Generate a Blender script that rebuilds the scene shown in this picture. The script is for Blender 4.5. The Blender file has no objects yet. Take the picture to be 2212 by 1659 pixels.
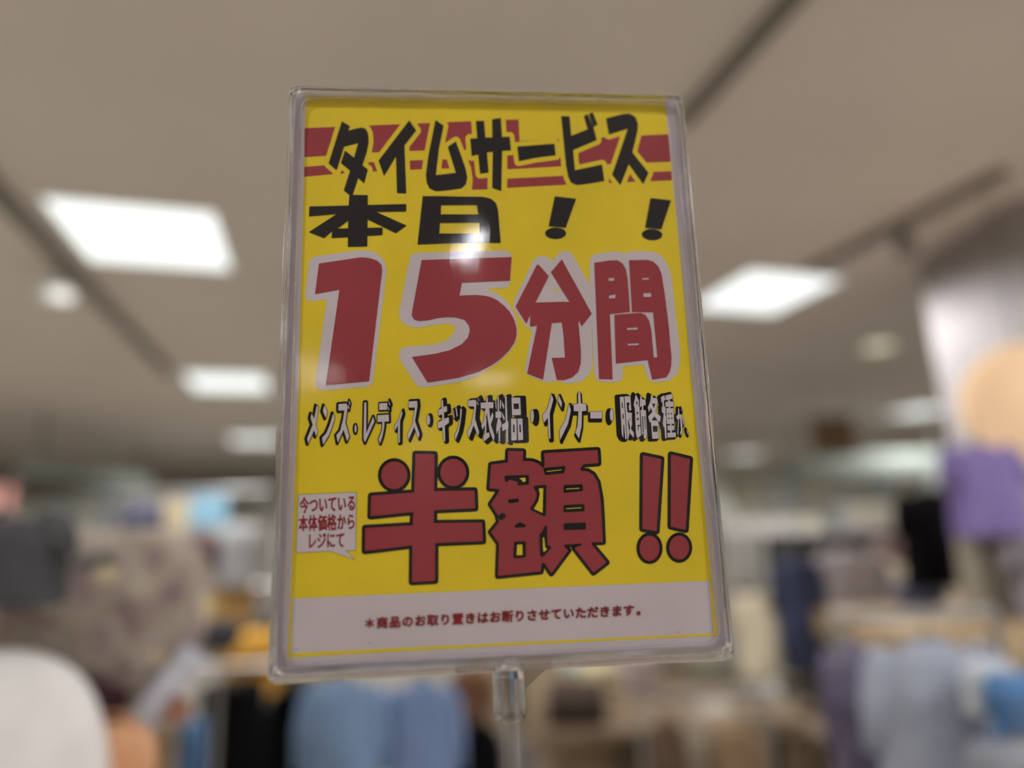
import bpy, bmesh, math, random
from mathutils.geometry import delaunay_2d_cdt
from mathutils import Vector, Matrix
from mathutils.geometry import tessellate_polygon
random.seed(7)
S = bpy.context.scene
COL = S.collection
# ------------------------------------------------------------------ camera
F, CX, CY = 1420.0, 1106.0, 829.5            # focal length and centre in pixels of the 2212 x 1659 frame
CAM_Z = 1.45
up = Vector((-252.0, 6490.0, F)).normalized()            # world up seen from the camera (right, up, forward)
fwd = Vector((0, 0, 1)); yv = (fwd - fwd.dot(up)*up).normalized(); xv = up.cross(yv)   # left-handed triple
def cam2w(c): c = Vector(c); return Vector((xv.dot(c), yv.dot(c), up.dot(c)))
def ray(px, py): return cam2w((px-CX, -(py-CY), F))
cam = bpy.data.objects.new('camera', bpy.data.cameras.new('camera')); COL.objects.link(cam)
r, u, b = cam2w((1, 0, 0)), cam2w((0, 1, 0)), -cam2w((0, 0, 1))
cam.matrix_world = Matrix(((r.x, u.x, b.x, 0), (r.y, u.y, b.y, 0), (r.z, u.z, b.z, CAM_Z), (0, 0, 0, 1)))
cam.data.sensor_width = 36; cam.data.lens = 36*F/2212; cam.data.clip_start = .01
S.camera = cam
Hd = cam2w((18350, 401, F)); Hd.z = 0; Hd.normalize()     # direction along the sign's width
Nd = Vector((-Hd.y, Hd.x, 0))                             # away from the camera
r0 = ray(1095, 820); K = .198/853.2
C0 = r0*K + Vector((0, 0, CAM_Z))                         # centre of the poster
cam.data.dof.use_dof = True
cam.data.dof.focus_distance = (r0*K).dot(-b)
cam.data.dof.aperture_fstop = 1.5
cam.data.dof.aperture_blades = 0
# ------------------------------------------------------------------ world, exposure, lamps
S.view_settings.view_transform = 'Standard'; S.view_settings.look = 'None'
S.view_settings.gamma = 1; S.view_settings.use_curve_mapping = False
S.view_settings.exposure = 0.0
wd = bpy.data.worlds.new('world'); S.world = wd; wd.use_nodes = True
wd.node_tree.nodes['Background'].inputs[0].default_value = (.9, .9, .95, 1)
wd.node_tree.nodes['Background'].inputs[1].default_value = .25
CEIL = CAM_Z + 1.30
ANG = math.radians(17)
def gu(u_, v_): return (u_*math.cos(ANG) - v_*math.sin(ANG), u_*math.sin(ANG) + v_*math.cos(ANG))
ORD = ['first', 'second', 'third', 'fourth', 'fifth', 'sixth', 'seventh', 'eighth', 'ninth', 'tenth', 'eleventh', 'twelfth', 'thirteenth', 'fourteenth', 'fifteenth', 'sixteenth']
LAMP_W = 132.0
def lamp_light(x, y, z, w, col=(.97, .985, 1)):
    l = bpy.data.lights.new('lamp_light', 'SPOT'); l.energy = w; l.spot_size = math.radians(165); l.spot_blend = .4
    l.shadow_soft_size = 0.0; l.color = col
    o = bpy.data.objects.new('lamp_light', l); o.location = (x, y, z); COL.objects.link(o)
# ------------------------------------------------------------------ helpers
def lin(c):
    return tuple(((v/255)/12.92 if v/255 <= .04045 else ((v/255+.055)/1.055)**2.4) for v in c)
GAIN = 1.4
def mat(name, rgb, rough=.7, gain=None, var=0, scale=8, metal=0, coat=0, bump=0):
    m = bpy.data.materials.new(name); m.use_nodes = True
    nt = m.node_tree; p = nt.nodes['Principled BSDF']
    g = GAIN if gain is None else gain
    c = [min(.9, v*g) for v in lin(rgb)] + [1]
    p.inputs['Base Color'].default_value = c; p.inputs['Roughness'].default_value = rough
    p.inputs['Metallic'].default_value = metal; p.inputs['Coat Weight'].default_value = coat
    if var or bump:
        tc = nt.nodes.new('ShaderNodeTexCoord'); n = nt.nodes.new('ShaderNodeTexNoise')
        n.inputs['Scale'].default_value = scale; n.inputs['Detail'].default_value = 4
        nt.links.new(tc.outputs['Object'], n.inputs['Vector'])
        if var:
            rp = nt.nodes.new('ShaderNodeValToRGB'); e = rp.color_ramp.elements
            e[0].position = .35; e[1].position = .65
            e[0].color = [v*(1-var) for v in c[:3]] + [1]; e[1].color = [min(.95, v*(1+var)) for v in c[:3]] + [1]
            nt.links.new(n.outputs['Fac'], rp.inputs['Fac']); nt.links.new(rp.outputs['Color'], p.inputs['Base Color'])
        if bump:
            bp = nt.nodes.new('ShaderNodeBump'); bp.inputs['Strength'].default_value = bump
            nt.links.new(n.outputs['Fac'], bp.inputs['Height']); nt.links.new(bp.outputs['Normal'], p.inputs['Normal'])
    return m
def emis(name, rgb, s):
    m = bpy.data.materials.new(name); m.use_nodes = True; nt = m.node_tree
    p = nt.nodes['Principled BSDF']; p.inputs['Base Color'].default_value = (.8, .8, .8, 1)
    p.inputs['Emission Color'].default_value = (*rgb, 1); p.inputs['Emission Strength'].default_value = s
    return m
_mc = {}
def cloth(rgb, var=.25):
    k = (tuple(rgb), var)
    if k not in _mc: _mc[k] = mat('cloth', rgb, .9, var=var, scale=14)
    _mc[k].node_tree.nodes['Principled BSDF'].inputs['Specular IOR Level'].default_value = .1
    return _mc[k]
def obj(name, bm, m, parent=None, label=None, smooth=False, loc=None):
    if isinstance(bm, bmesh.types.BMesh):
        me = bpy.data.meshes.new(name); bm.to_mesh(me); bm.free()
    else: me = bm
    if smooth:
        for p in me.polygons: p.use_smooth = True
    if m and not me.materials: me.materials.append(m)
    o = bpy.data.objects.new(name, me); COL.objects.link(o)
    if parent: o.parent = parent
    if loc is not None: o.location = loc
    if label: o['label'] = label
    return o
def thing(name, label, cat, loc=(0, 0, 0), rz=0, group=None):
    o = bpy.data.objects.new(name, None); o.empty_display_size = .05; COL.objects.link(o)
    o.location = loc; o.rotation_euler = (0, 0, rz); tag(o, label, cat, group); return o
def tag(o, label, cat, group=None, kind=None):
    if label: o['label'] = label
    if cat: o['category'] = cat
    if group: o['group'] = group
    if kind: o['kind'] = kind
    return o
def struct(name, bm, m, label=None):
    o = obj(name, bm, m); o['kind'] = 'structure'
    if label: o['label'] = label
    return o
def box(x0, x1, y0, y1, z0, z1, bm=None, bev=0):
    bm = bm or bmesh.new()
    vs = [bm.verts.new(p) for p in ((x0, y0, z0), (x1, y0, z0), (x1, y1, z0), (x0, y1, z0), (x0, y0, z1), (x1, y0, z1), (x1, y1, z1), (x0, y1, z1))]
    fs = [bm.faces.new([vs[i] for i in f]) for f in ((3, 2, 1, 0), (4, 5, 6, 7), (0, 1, 5, 4), (1, 2, 6, 5), (2, 3, 7, 6), (3, 0, 4, 7))]
    if bev:
        bmesh.ops.bevel(bm, geom=list({e for f in fs for e in f.edges}), offset=bev, segments=3, profile=.5, affect='EDGES')
    return bm
def tube(pts, rad, n=10, bm=None, caps=True):
    bm = bm or bmesh.new(); rings = []
    pts = [Vector(p) for p in pts]
    for i, p in enumerate(pts):
        d = (pts[min(i+1, len(pts)-1)] - pts[max(i-1, 0)]).normalized()
        a = d.orthogonal().normalized() if i == 0 else (pa - pa.dot(d)*d).normalized()
        pa = a; c = d.cross(a); rr = rad[i] if isinstance(rad, (list, tuple)) else rad
        rings.append([bm.verts.new(p + rr*(math.cos(t)*a + math.sin(t)*c)) for t in [2*math.pi*k/n for k in range(n)]])
    for A, B in zip(rings, rings[1:]):
        for k in range(n): bm.faces.new((A[k], A[(k+1) % n], B[(k+1) % n], B[k]))
    if caps: bm.faces.new(rings[0][::-1]); bm.faces.new(rings[-1])
    return bm
def loft(rings, bm=None, caps=True):
    bm = bm or bmesh.new(); n = len(rings[0])
    R = [[bm.verts.new(p) for p in q] for q in rings]
    for A, B in zip(R, R[1:]):
        for k in range(n): bm.faces.new((A[k], A[(k+1) % n], B[(k+1) % n], B[k]))
    if caps: bm.faces.new(R[0][::-1]); bm.faces.new(R[-1])
    bmesh.ops.recalc_face_normals(bm, faces=bm.faces)
    return bm
def W(px, py, d):                      # the point at forward distance d seen at that pixel
    q = ray(px, py); return q*(d/q.y) + Vector((0, 0, CAM_Z))
def Wc(px, py, z=CEIL):                # the point of the plane at height z
    q = ray(px, py); return q*((z-CAM_Z)/q.z) + Vector((0, 0, CAM_Z))

# ------------------------------------------------------------------ room shell
M_ceil = mat('ceiling_paint', (146, 139, 133), .9, gain=2.4, var=.03, scale=1.5)
struct('ceiling', box(-11, 12, -10, 16.3, CEIL, CEIL+.1), M_ceil)
def floor_mat():
    m = mat('floor_vinyl', (150, 144, 134), .45, gain=1.9); nt = m.node_tree; p = nt.nodes['Principled BSDF']
    tc = nt.nodes.new('ShaderNodeTexCoord'); br = nt.nodes.new('ShaderNodeTexBrick')
    br.inputs['Scale'].default_value = 2.2; br.inputs['Mortar Size'].default_value = .006
    c = p.inputs['Base Color'].default_value
    br.inputs['Color1'].default_value = [v*.92 for v in c[:3]]+[1]; br.inputs['Color2'].default_value = [v*1.06 for v in c[:3]]+[1]
    br.inputs['Mortar'].default_value = [v*.6 for v in c[:3]]+[1]
    nt.links.new(tc.outputs['Object'], br.inputs['Vector']); nt.links.new(br.outputs['Color'], p.inputs['Base Color'])
    return m
struct('floor', box(-11, 12, -10, 16.3, -.1, 0), floor_mat())
M_wall = mat('wall_paint', (160, 160, 148), .9, gain=2.0, var=.05, scale=2)
struct('wall_far', box(-11, 12, 16, 16.3, 0, CEIL), M_wall)
struct('wall_left', box(-11, -10.8, -10, 16, 0, CEIL), M_wall)
struct('wall_right', box(11.8, 12, -10, 16, 0, CEIL), M_wall)
struct('wall_near', box(-10.8, 11.8, -10, -9.8, 0, CEIL), M_wall)
# ------------------------------------------------------------------ ceiling lamps
M_panel = emis('panel_diffuser', (.93, 1, 1), 1.15)
M_panel_b = emis('spot_diffuser', (1, .97, .93), 9.0)
M_white = mat('white_metal', (205, 205, 200), .5, gain=1.2)
pan_v = [(115, 425, 455, 445, 490, 582, 192, 560), (388, 790, 575, 795, 590, 855, 415, 850), (1600, 560, 1800, 580, 1690, 682, 1515, 680),
         (1930, 868, 2060, 872, 2030, 905, 1920, 900), (1560, 955, 1660, 960, 1650, 1000, 1560, 1000), (495, 930, 600, 930, 600, 965, 510, 965)]
plab = ['large square ceiling light panel nearest on the left, bright white', 'ceiling light panel second from the front on the left, beside the sign',
        'bright ceiling light panel just right of the sign, below the grey rail', 'ceiling light panel farthest right, beside the pillar',
        'small dim far ceiling light panel touching the right edge of the sign', 'faint far ceiling light panel touching the left edge of the sign']
def panel(x, y, s, label, mt, w, group):
    t = thing('ceiling_light', label, 'ceiling light', (x, y, CEIL), ANG, group)
    bm = bmesh.new(); h = s/2
    for a in (box(-h-.02, h+.02, -h-.02, -h, -.012, 0), box(-h-.02, h+.02, h, h+.02, -.012, 0), box(-h-.02, -h, -h, h, -.012, 0), box(h, h+.02, -h, h, -.012, 0)):
        me = bpy.data.meshes.new('tmp'); a.to_mesh(me); bm.from_mesh(me); a.free(); bpy.data.meshes.remove(me)
    obj('frame', bm, M_white, t); obj('diffuser', box(-h, h, -h, h, -.008, 0), mt, t)
    lamp_light(x, y, CEIL-.02, w)
for i, q in enumerate(pan_v):
    c = sum((Wc(q[2*k], q[2*k+1]) for k in range(4)), Vector())/4
    panel(c.x, c.y, .6, plab[i], M_panel, LAMP_W, 'ceiling light panels')
# unseen panels added to the sides and behind, for highlights on the clear frame
M_panel_added = emis('added_light_diffuser', (.93, .97, 1), 12.0)
for iu in range(-3, 4):
    for iv in range(-3, 2):
        x, y = gu(-.72 + 3.2*iu, 2.95*iv)
        if abs(x) > .62*abs(y) + 1.6 and -9.3 < y < 1.2 and abs(x) < 9.5:
            side = 'left' if x < 0 else 'right'
            panel(x, y, .6, 'added highlight panel outside the picture, %s side, %s row, %s column' % (side, ORD[iv+3], ORD[iu+3]), M_panel_added, LAMP_W*.6, 'added lights out of the picture')
for x, y, w_ in ((-.85, -.55, 30), (1.0, -.6, 30)):  # two unseen fill lights added to brighten the poster without glare on its sheet
    panel(x, y, .3, 'added fill light for the sign, just above and behind the camera, ' + ('left' if x < 0 else 'right'), M_panel_added, w_, 'added lights out of the picture')
# lamps behind the photographer: they show as reflections in the clear sheet
def mirrored(px, py):
    q = Wc(px, py) ; d = (q - C0).dot(Nd); return q - 2*d*Nd
for px, py, s, where in [(1006, 535, .12, 'under the second black character of today'), (1060, 815, .33, 'below the red digit five'), (690, 795, .2, 'below the red digit one'), (1098, 930, .36, 'on the crowded white kanji, middle'),
                     (1435, 938, .36, 'on the white kanji at right'), (930, 955, .3, 'above the left half price character'), (1320, 1004, .34, 'right of the second half price character'), (985, 990, .3, 'in the right dot of the half price character')]:
    p = mirrored(px, py)
    if p.y > -9.5: panel(p.x, p.y, s, 'lamp behind the camera, mirrored ' + where, M_panel_b, LAMP_W*.04, 'ceiling lamps behind the camera')

# ------------------------------------------------------------------ the sign: clear holder and poster
RZ = math.atan2(Hd.y, Hd.x)
def L(px, py, off=0.0):                # pixel -> sign coordinates (x right, z up) on the plane standing off metres before the poster
    q = ray(px, py); o = Vector((0, 0, CAM_Z)) ; pl = C0 - off*Nd
    t = (pl - o).dot(Nd)/q.dot(Nd); d = o + q*t - C0
    return d.dot(Hd), d.z
def clear_mat(name, f, rough, tint=(1, 1, 1), aniso=0, fac=None, ior=1.45):
    m = bpy.data.materials.new(name); m.use_nodes = True; nt = m.node_tree; nt.nodes.clear()
    out = nt.nodes.new('ShaderNodeOutputMaterial'); mx = nt.nodes.new('ShaderNodeMixShader')
    tr = nt.nodes.new('ShaderNodeBsdfTransparent'); tr.inputs[0].default_value = (*tint, 1)
    if f == 'sheet':
        gl = nt.nodes.new('ShaderNodeBsdfAnisotropic'); gl.inputs['Roughness'].default_value = rough
        gl.inputs['Anisotropy'].default_value = aniso
        tg = nt.nodes.new('ShaderNodeTangent'); tg.direction_type = 'RADIAL'; tg.axis = 'Z'
        nt.links.new(tg.outputs[0], gl.inputs['Tangent'])
        fr = nt.nodes.new('ShaderNodeFresnel'); fr.inputs[0].default_value = 1.55
        tc = nt.nodes.new('ShaderNodeTexCoord'); mp = nt.nodes.new('ShaderNodeMapping'); mp.inputs['Scale'].default_value = (9, 9, 9)
        n = nt.nodes.new('ShaderNodeTexNoise'); n.inputs['Scale'].default_value = 1.5; n.inputs['Detail'].default_value = 1
        mp2 = nt.nodes.new('ShaderNodeMapping'); mp2.inputs['Scale'].default_value = (900, 1, 6)
        n2 = nt.nodes.new('ShaderNodeTexNoise'); n2.inputs['Scale'].default_value = 1; n2.inputs['Detail'].default_value = 2
        ad = nt.nodes.new('ShaderNodeMath'); ad.operation = 'MULTIPLY_ADD'; ad.inputs[1].default_value = .012
        bp = nt.nodes.new('ShaderNodeBump'); bp.inputs['Strength'].default_value = .35; bp.inputs['Distance'].default_value = .004
        nt.links.new(tc.outputs['Object'], mp.inputs[0]); nt.links.new(mp.outputs[0], n.inputs['Vector'])
        nt.links.new(tc.outputs['Object'], mp2.inputs[0]); nt.links.new(mp2.outputs[0], n2.inputs['Vector'])
        nt.links.new(n2.outputs['Fac'], ad.inputs[0]); nt.links.new(n.outputs['Fac'], ad.inputs[2])
        nt.links.new(ad.outputs[0], bp.inputs['Height'])
        nt.links.new(bp.outputs[0], gl.inputs['Normal'])
        ge = nt.nodes.new('ShaderNodeNewGeometry'); iv_ = nt.nodes.new('ShaderNodeMath'); iv_.operation = 'SUBTRACT'; iv_.inputs[0].default_value = 1
        mu = nt.nodes.new('ShaderNodeMath'); mu.operation = 'MULTIPLY'          # only the front face mirrors; the inner face lets light through
        nt.links.new(ge.outputs['Backfacing'], iv_.inputs[1]); nt.links.new(fr.outputs[0], mu.inputs[0]); nt.links.new(iv_.outputs[0], mu.inputs[1])
        nt.links.new(mu.outputs[0], mx.inputs[0])
    else:
        gl = nt.nodes.new('ShaderNodeBsdfGlass'); gl.inputs['Roughness'].default_value = rough; gl.inputs['IOR'].default_value = ior
        mx.inputs[0].default_value = fac
    nt.links.new(tr.outputs[0], mx.inputs[1]); nt.links.new(gl.outputs[0], mx.inputs[2]); nt.links.new(mx.outputs[0], out.inputs[0])
    return m
M_frame = clear_mat('clear_acrylic', 'glass', .02, (.98, .97, 1), fac=.35)
M_bead = clear_mat('bead_acrylic', 'glass', .0, (.98, .97, 1), fac=.96, ior=1.48)
M_sheet = clear_mat('clear_sheet', 'sheet', .05, (.97, .97, .97), aniso=.6)
PG = 1.58
def ink(name, rgb, g=PG):
    m = mat(name, rgb, .55, gain=g, var=.05, scale=18); m.node_tree.nodes['Principled BSDF'].inputs['Specular IOR Level'].default_value = .1; return m
M_paper = ink('paper_white', (160, 150, 153)); M_yel = ink('ink_yellow', (180, 157, 30)); M_red = ink('ink_red', (121, 42, 49))
M_blk = ink('ink_black', (30, 28, 34), .6); M_nred = ink('ink_crimson', (128, 30, 40))
socket_z = -.1725
holder = thing('sign_holder', 'clear acrylic sign holder with rounded frame and stem socket around the yellow sale poster', 'sign holder', C0 + Vector((0, 0, socket_z)), RZ)
poster = thing('poster', 'yellow Japanese time-sale poster with black and red lettering inside the clear holder', 'poster', C0 + Vector((0, 0, -.155)), RZ)
PZ = .155; HZ = -socket_z
def transform_local(bm, dz):
    bmesh.ops.translate(bm, verts=bm.verts, vec=(0, 0, dz)); return bm
def ccw(vs):
    a = sum(p.co.x*q_.co.z - q_.co.x*p.co.z for p, q_ in zip(vs, vs[1:] + vs[:1]))
    return [v.index for v in (vs if a > 0 else vs[::-1])]
class Ink:
    def __init__(s): s.bm = bmesh.new()
    def poly(s, pts, off, holes=()):
        rings = [pts] + list(holes)
        loc = [[Vector((*L(x, y), 0)) for x, y in rg] for rg in rings]
        flat = [p for rg in loc for p in rg]
        vs = [s.bm.verts.new((p.x, -off, p.y + PZ)) for p in flat]
        for t in tessellate_polygon(loc):
            try: s.bm.faces.new([vs[i] for i in t])
            except ValueError: pass
        return s
    def hull(s, a, b_, rx, ry, off):
        n = 14; cs = [(rx*math.cos(2*math.pi*k/n), ry*math.sin(2*math.pi*k/n)) for k in range(n)]
        pts = sorted({(round(c[0]+p[0], 4), round(c[1]+p[1], 4)) for p in (a, b_) for c in cs})
        def half(ps):
            h = []
            for p in ps:
                while len(h) > 1 and (h[-1][0]-h[-2][0])*(p[1]-h[-2][1]) - (h[-1][1]-h[-2][1])*(p[0]-h[-2][0]) <= 0: h.pop()
                h.append(p)
            return h
        hl = half(pts)[:-1] + half(pts[::-1])[:-1]
        vs = [s.bm.verts.new((L(*p)[0], -off, L(*p)[1] + PZ)) for p in hl]
        s.bm.faces.new(vs)
    def dil(s, pts, off, rx, ry=None, fill=True, holes=()):
        ry = ry or rx
        if fill: s.poly(pts, off, holes)
        for rg in [pts] + list(holes):
            for a, b_ in zip(rg, rg[1:] + rg[:1]): s.hull(a, b_, rx, ry, off)
        return s
    def add(s, name, m, parent=None, label=None, union=False):
        bm = s.bm
        if union:                          # merge the overlapping pieces into one flat layer
            off = next(iter(bm.verts)).co.y; bm.verts.index_update()
            r_ = delaunay_2d_cdt([Vector((v.co.x*1000, v.co.z*1000)) for v in bm.verts], [], [ccw([v for v in f.verts]) for f in bm.faces], 1, 1e-5)
            bm.free(); bm = bmesh.new(); vs = [bm.verts.new((p.x/1000, off, p.y/1000)) for p in r_[0]]
            for f, org in zip(r_[2], r_[5]):
                if not org: continue
                try: bm.faces.new([vs[i] for i in f])
                except ValueError: pass
        for f in bm.faces: f.normal_update()
        bmesh.ops.reverse_faces(bm, faces=[f for f in bm.faces if f.normal.y > 0])
        return obj(name, bm, m, parent or poster, label)
def T(ox, oy, w):
    k = w/2212
    return lambda pts, dx=0, dy=0: [(ox+x*k+dx, oy+y*k+dy) for x, y in pts]
A = T(620, 180, 480); B = T(1040, 180, 480); Cc = T(620, 530, 480); D = T(1060, 530, 480); E_ = T(620, 830, 440)
Ff = T(1020, 830, 500); G = T(620, 960, 440); Hh = T(1020, 940, 540); I = T(630, 840, 230); J = T(930, 840, 230); KK = T(1310, 840, 190)
def ell(cx, cy, rx, ry, n=26, rot=0):
    return [(cx + rx*math.cos(2*math.pi*k/n)*math.cos(rot) - ry*math.sin(2*math.pi*k/n)*math.sin(rot), cy + rx*math.cos(2*math.pi*k/n)*math.sin(rot) + ry*math.sin(2*math.pi*k/n)*math.cos(rot)) for k in range(n)]
# sheet sizes from the frame
co = [L(625, 187, .004), L(1476, 210, .004), L(1587, 1425, .004), L(577, 1479, .004)]
OX0 = (co[0][0]+co[3][0])/2; OX1 = (co[1][0]+co[2][0])/2; OZ1 = (co[0][1]+co[1][1])/2; OZ0 = (co[2][1]+co[3][1])/2
ci = [L(655, 218), L(1452, 230), L(1550, 1385), L(618, 1430)]
IX0 = (ci[0][0]+ci[3][0])/2; IX1 = (ci[1][0]+ci[2][0])/2; IZ1 = (ci[0][1]+ci[1][1])/2; IZ0 = (ci[2][1]+ci[3][1])/2
def quad_at(f, y=0.0):                # corners between the inner (0) and outer (1) edge of the frame: TL, TR, BR, BL
    return [(a[0]*(1-f)+b2[0]*f, a[1]*(1-f)+b2[1]*f) for a, b2 in zip(ci, co)]
def slab(f, y0, y1, dz, fb=None):
    q = quad_at(f)
    if fb is not None: q2 = quad_at(fb); q = q[:2] + [(a[0], b2[1]) for a, b2 in zip(q[2:], q2[2:])]
    bm = bmesh.new()
    v = [[bm.verts.new((x, y, z+dz)) for x, z in q] for y in (y0, y1)]
    bm.faces.new(v[0]); bm.faces.new(v[1][::-1])
    for k in range(4): bm.faces.new((v[0][k], v[0][(k+1) % 4], v[1][(k+1) % 4], v[1][k]))
    bmesh.ops.recalc_face_normals(bm, faces=bm.faces); return bm
obj('paper_sheet', slab(.63, 0, .0003, PZ, .3), M_paper, poster)
# yellow field with the white note panel left free, and the thin yellow border
yl = Ink()
O1 = .00006
yTL, yTR, yBR, yBL = (660.5, 207), (1436, 216), (1549, 1373), (622, 1421)
yl.poly([yTL, (1050, 210), yTR, (1466, 520), (1501, 888), (1538.5, 1262), (1533, 1254), (1090, 1273), (632, 1293), (627, 1300), (629, 1250), (644, 850), (654, 500)], O1)
yl.poly([(627, 1285), (632, 1290), (629, 1411), (1076, 1389), (1542, 1368), (1533, 1252), (1538, 1256), (1549.5, 1373), (1082, 1395), (622, 1421)], O1)
yl.add('yellow_field', M_yel)
# headline with red bars and yellow halo
rb = Ink(); O2 = .00012
rb.poly(A([(175, 447), (1835, 378), (2305, 360), (2315, 590), (2180, 620), (1770, 665), (1400, 668), (850, 690), (173, 737)]), O2)
rb.poly(A([(172, 833), (360, 818), (855, 785), (1350, 765), (1600, 757), (1620, 848), (1335, 857), (888, 877), (455, 905), (170, 932)]), O2)
rb.poly(A([(1800, 758), (1870, 768), (2010, 955), (2000, 1057), (1840, 1061), (1850, 960), (1832, 840)]), O2)
rb.poly(B([(255, 590), (375, 577), (760, 557), (1200, 540), (1600, 520), (1860, 507), (1885, 782), (1640, 790), (785, 828), (258, 857)]), O2)
rb.poly(B([(258, 950), (800, 922), (1350, 900), (1890, 875), (1897, 967), (1450, 985), (835, 1010), (255, 1042)]), O2)
rb.add('red_bar', M_red)
head = [A([(547, 380), (629, 430), (610, 474), (700, 449), (748, 442), (785, 458), (808, 500), (815, 590), (795, 690), (752, 818), (806, 862), (770, 1000), (710, 948), (655, 1115), (622, 1115), (565, 1070), (628, 873), (537, 797), (578, 672), (668, 742), (708, 600), (570, 634), (495, 870), (415, 800)]),
        A([(1217, 370), (1287, 473), (1170, 622), (1188, 1100), (1095, 1097), (1085, 732), (967, 928), (911, 773)]),
        A([(1478, 367), (1560, 425), (1512, 660), (1482, 916), (1680, 893), (1600, 636), (1680, 580), (1740, 740), (1780, 860), (1795, 940), (1780, 1010), (1735, 1050), (1560, 1073), (1480, 1078), (1420, 1050), (1390, 992), (1383, 910), (1408, 720)]),
        A([(1880, 378), (1962, 376), (1975, 543), (2043, 541), (2041, 360), (2129, 347), (2140, 537), (2217, 534), (2230, 671), (2142, 675), (2133, 1077), (2042, 1044), (2048, 684), (1990, 692), (2007, 892), (1922, 903), (1903, 712), (1838, 727), (1823, 553), (1893, 550)]),
        B([(356, 632), (725, 603), (740, 718), (530, 745), (372, 779)]),
        B([(792, 328), (877, 331), (893, 525), (1055, 460), (1018, 330), (1056, 307), (1118, 452), (1147, 568), (912, 668), (930, 868), (1200, 810), (1222, 975), (1080, 1000), (950, 1016), (890, 990), (862, 930), (842, 830)]),
        B([(1068, 309), (1105, 288), (1157, 412), (1112, 440)]),
        B([(1238, 352), (1400, 310), (1470, 303), (1530, 335), (1557, 400), (1553, 480), (1501, 690), (1662, 893), (1610, 1008), (1465, 808), (1383, 1017), (1300, 912), (1380, 680), (1455, 455), (1268, 514)])]
hl = Ink(); O3 = .00018
for p in head: hl.dil(p, O3, 10.2)
hl.add('yellow_halo', M_yel, union=True)
hb = Ink(); O5 = .0003
for p in head: hb.poly(p, O5)
hb.add('headline_lettering', M_blk, label='black Japanese headline reading time service')
td = Ink()
for p in ([(622, 1112), (805, 1115), (800, 1625), (607, 1630), (612, 1240)], [(225, 1228), (622, 1218), (1188, 1203), (1187, 1277), (885, 1283), (500, 1303), (220, 1327)],
          [(500, 1300), (640, 1270), (612, 1368), (503, 1448), (450, 1475), (372, 1543), (218, 1483)], [(780, 1270), (885, 1281), (1192, 1418), (1085, 1495), (790, 1350)],
          [(503, 1448), (952, 1438), (950, 1512), (605, 1534), (445, 1542), (450, 1475)]): td.poly(A(p), O5)
td.poly(A([(1352, 1124), (1950, 1132), (2030, 1150), (2080, 1195), (2100, 1260), (2127, 1590), (1700, 1592), (1300, 1606)]), O5,
        [A([(1535, 1216), (1890, 1213), (1903, 1307), (1530, 1306)]), A([(1523, 1392), (1915, 1390), (1917, 1497), (1516, 1497)])])
td.poly(B([(730, 1128), (943, 1150), (838, 1440), (668, 1424)]), O5); td.poly(B(ell(738, 1495, 105, 56)), O5)
td.poly(B([(1682, 1144), (1886, 1167), (1790, 1455), (1628, 1440)]), O5); td.poly(B(ell(1698, 1508, 102, 55, rot=.05)), O5)
td.add('today_lettering', M_blk, union=True, label='black lettering reading today with two exclamation marks')
# 15 minutes
wh = Ink(); O2b = .00015
wh.poly(Cc([(225, 160), (240, 130), (265, 115), (300, 108), (700, 52), (800, 50), (880, 72), (950, 130), (985, 200), (992, 270), (860, 1340), (848, 1380), (800, 1408), (380, 1445), (310, 1435), (283, 1390), (395, 535), (250, 560), (200, 545), (178, 500)]), O2b)
wh.poly(Cc([(1215, 160), (1240, 95), (1290, 78), (2158, 50), (2218, 70), (2238, 110), (2222, 370), (2198, 415), (2158, 428), (1980, 435), (2090, 480), (2158, 530), (2220, 600), (2275, 700), (2293, 800), (2293, 900), (2270, 985), (2210, 1070), (2130, 1145), (2028, 1220), (1880, 1310), (1700, 1365), (1360, 1417), (1310, 1410), (1275, 1375), (1120, 1130), (1115, 1070), (1135, 1030), (1180, 1012), (1450, 990), (1580, 950), (1650, 890), (1678, 830), (1660, 795), (1600, 780), (1480, 790), (1330, 820), (1230, 815), (1150, 770), (1117, 720), (1115, 670)]), O2b)
wh.poly(D([(222, 600), (240, 530), (430, 145), (470, 110), (530, 105), (575, 125), (612, 160), (675, 80), (735, 55), (790, 70), (830, 120), (990, 400), (990, 820), (1000, 830), (1015, 1000), (1010, 1210), (980, 1290), (900, 1360), (760, 1378), (640, 1345), (580, 1370), (500, 1350), (380, 1300), (345, 1260), (345, 1200), (410, 850), (345, 800), (240, 650)]), O2b,
        [D([(655, 420), (630, 467), (680, 467)])])
wh.poly(D([(985, 150), (1010, 100), (1080, 80), (1180, 65), (1270, 65), (1335, 82), (1400, 62), (1560, 58), (1650, 75), (1730, 140), (1780, 240), (1800, 330), (1885, 1050), (1880, 1200), (1850, 1290), (1780, 1345), (1650, 1367), (1590, 1355), (1560, 1320), (1520, 1190), (1310, 1208), (1318, 1290), (1300, 1340), (1250, 1365), (1100, 1362), (1050, 1340), (1028, 1270), (1010, 830), (985, 820)]), O2b)
wh.add('white_halo', M_paper, union=True)
rd = Ink()
rd.poly(Cc([(320, 183), (740, 120), (830, 130), (900, 155), (940, 195), (948, 250), (817, 1354), (388, 1393), (523, 443), (280, 487)]), O5)
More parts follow.
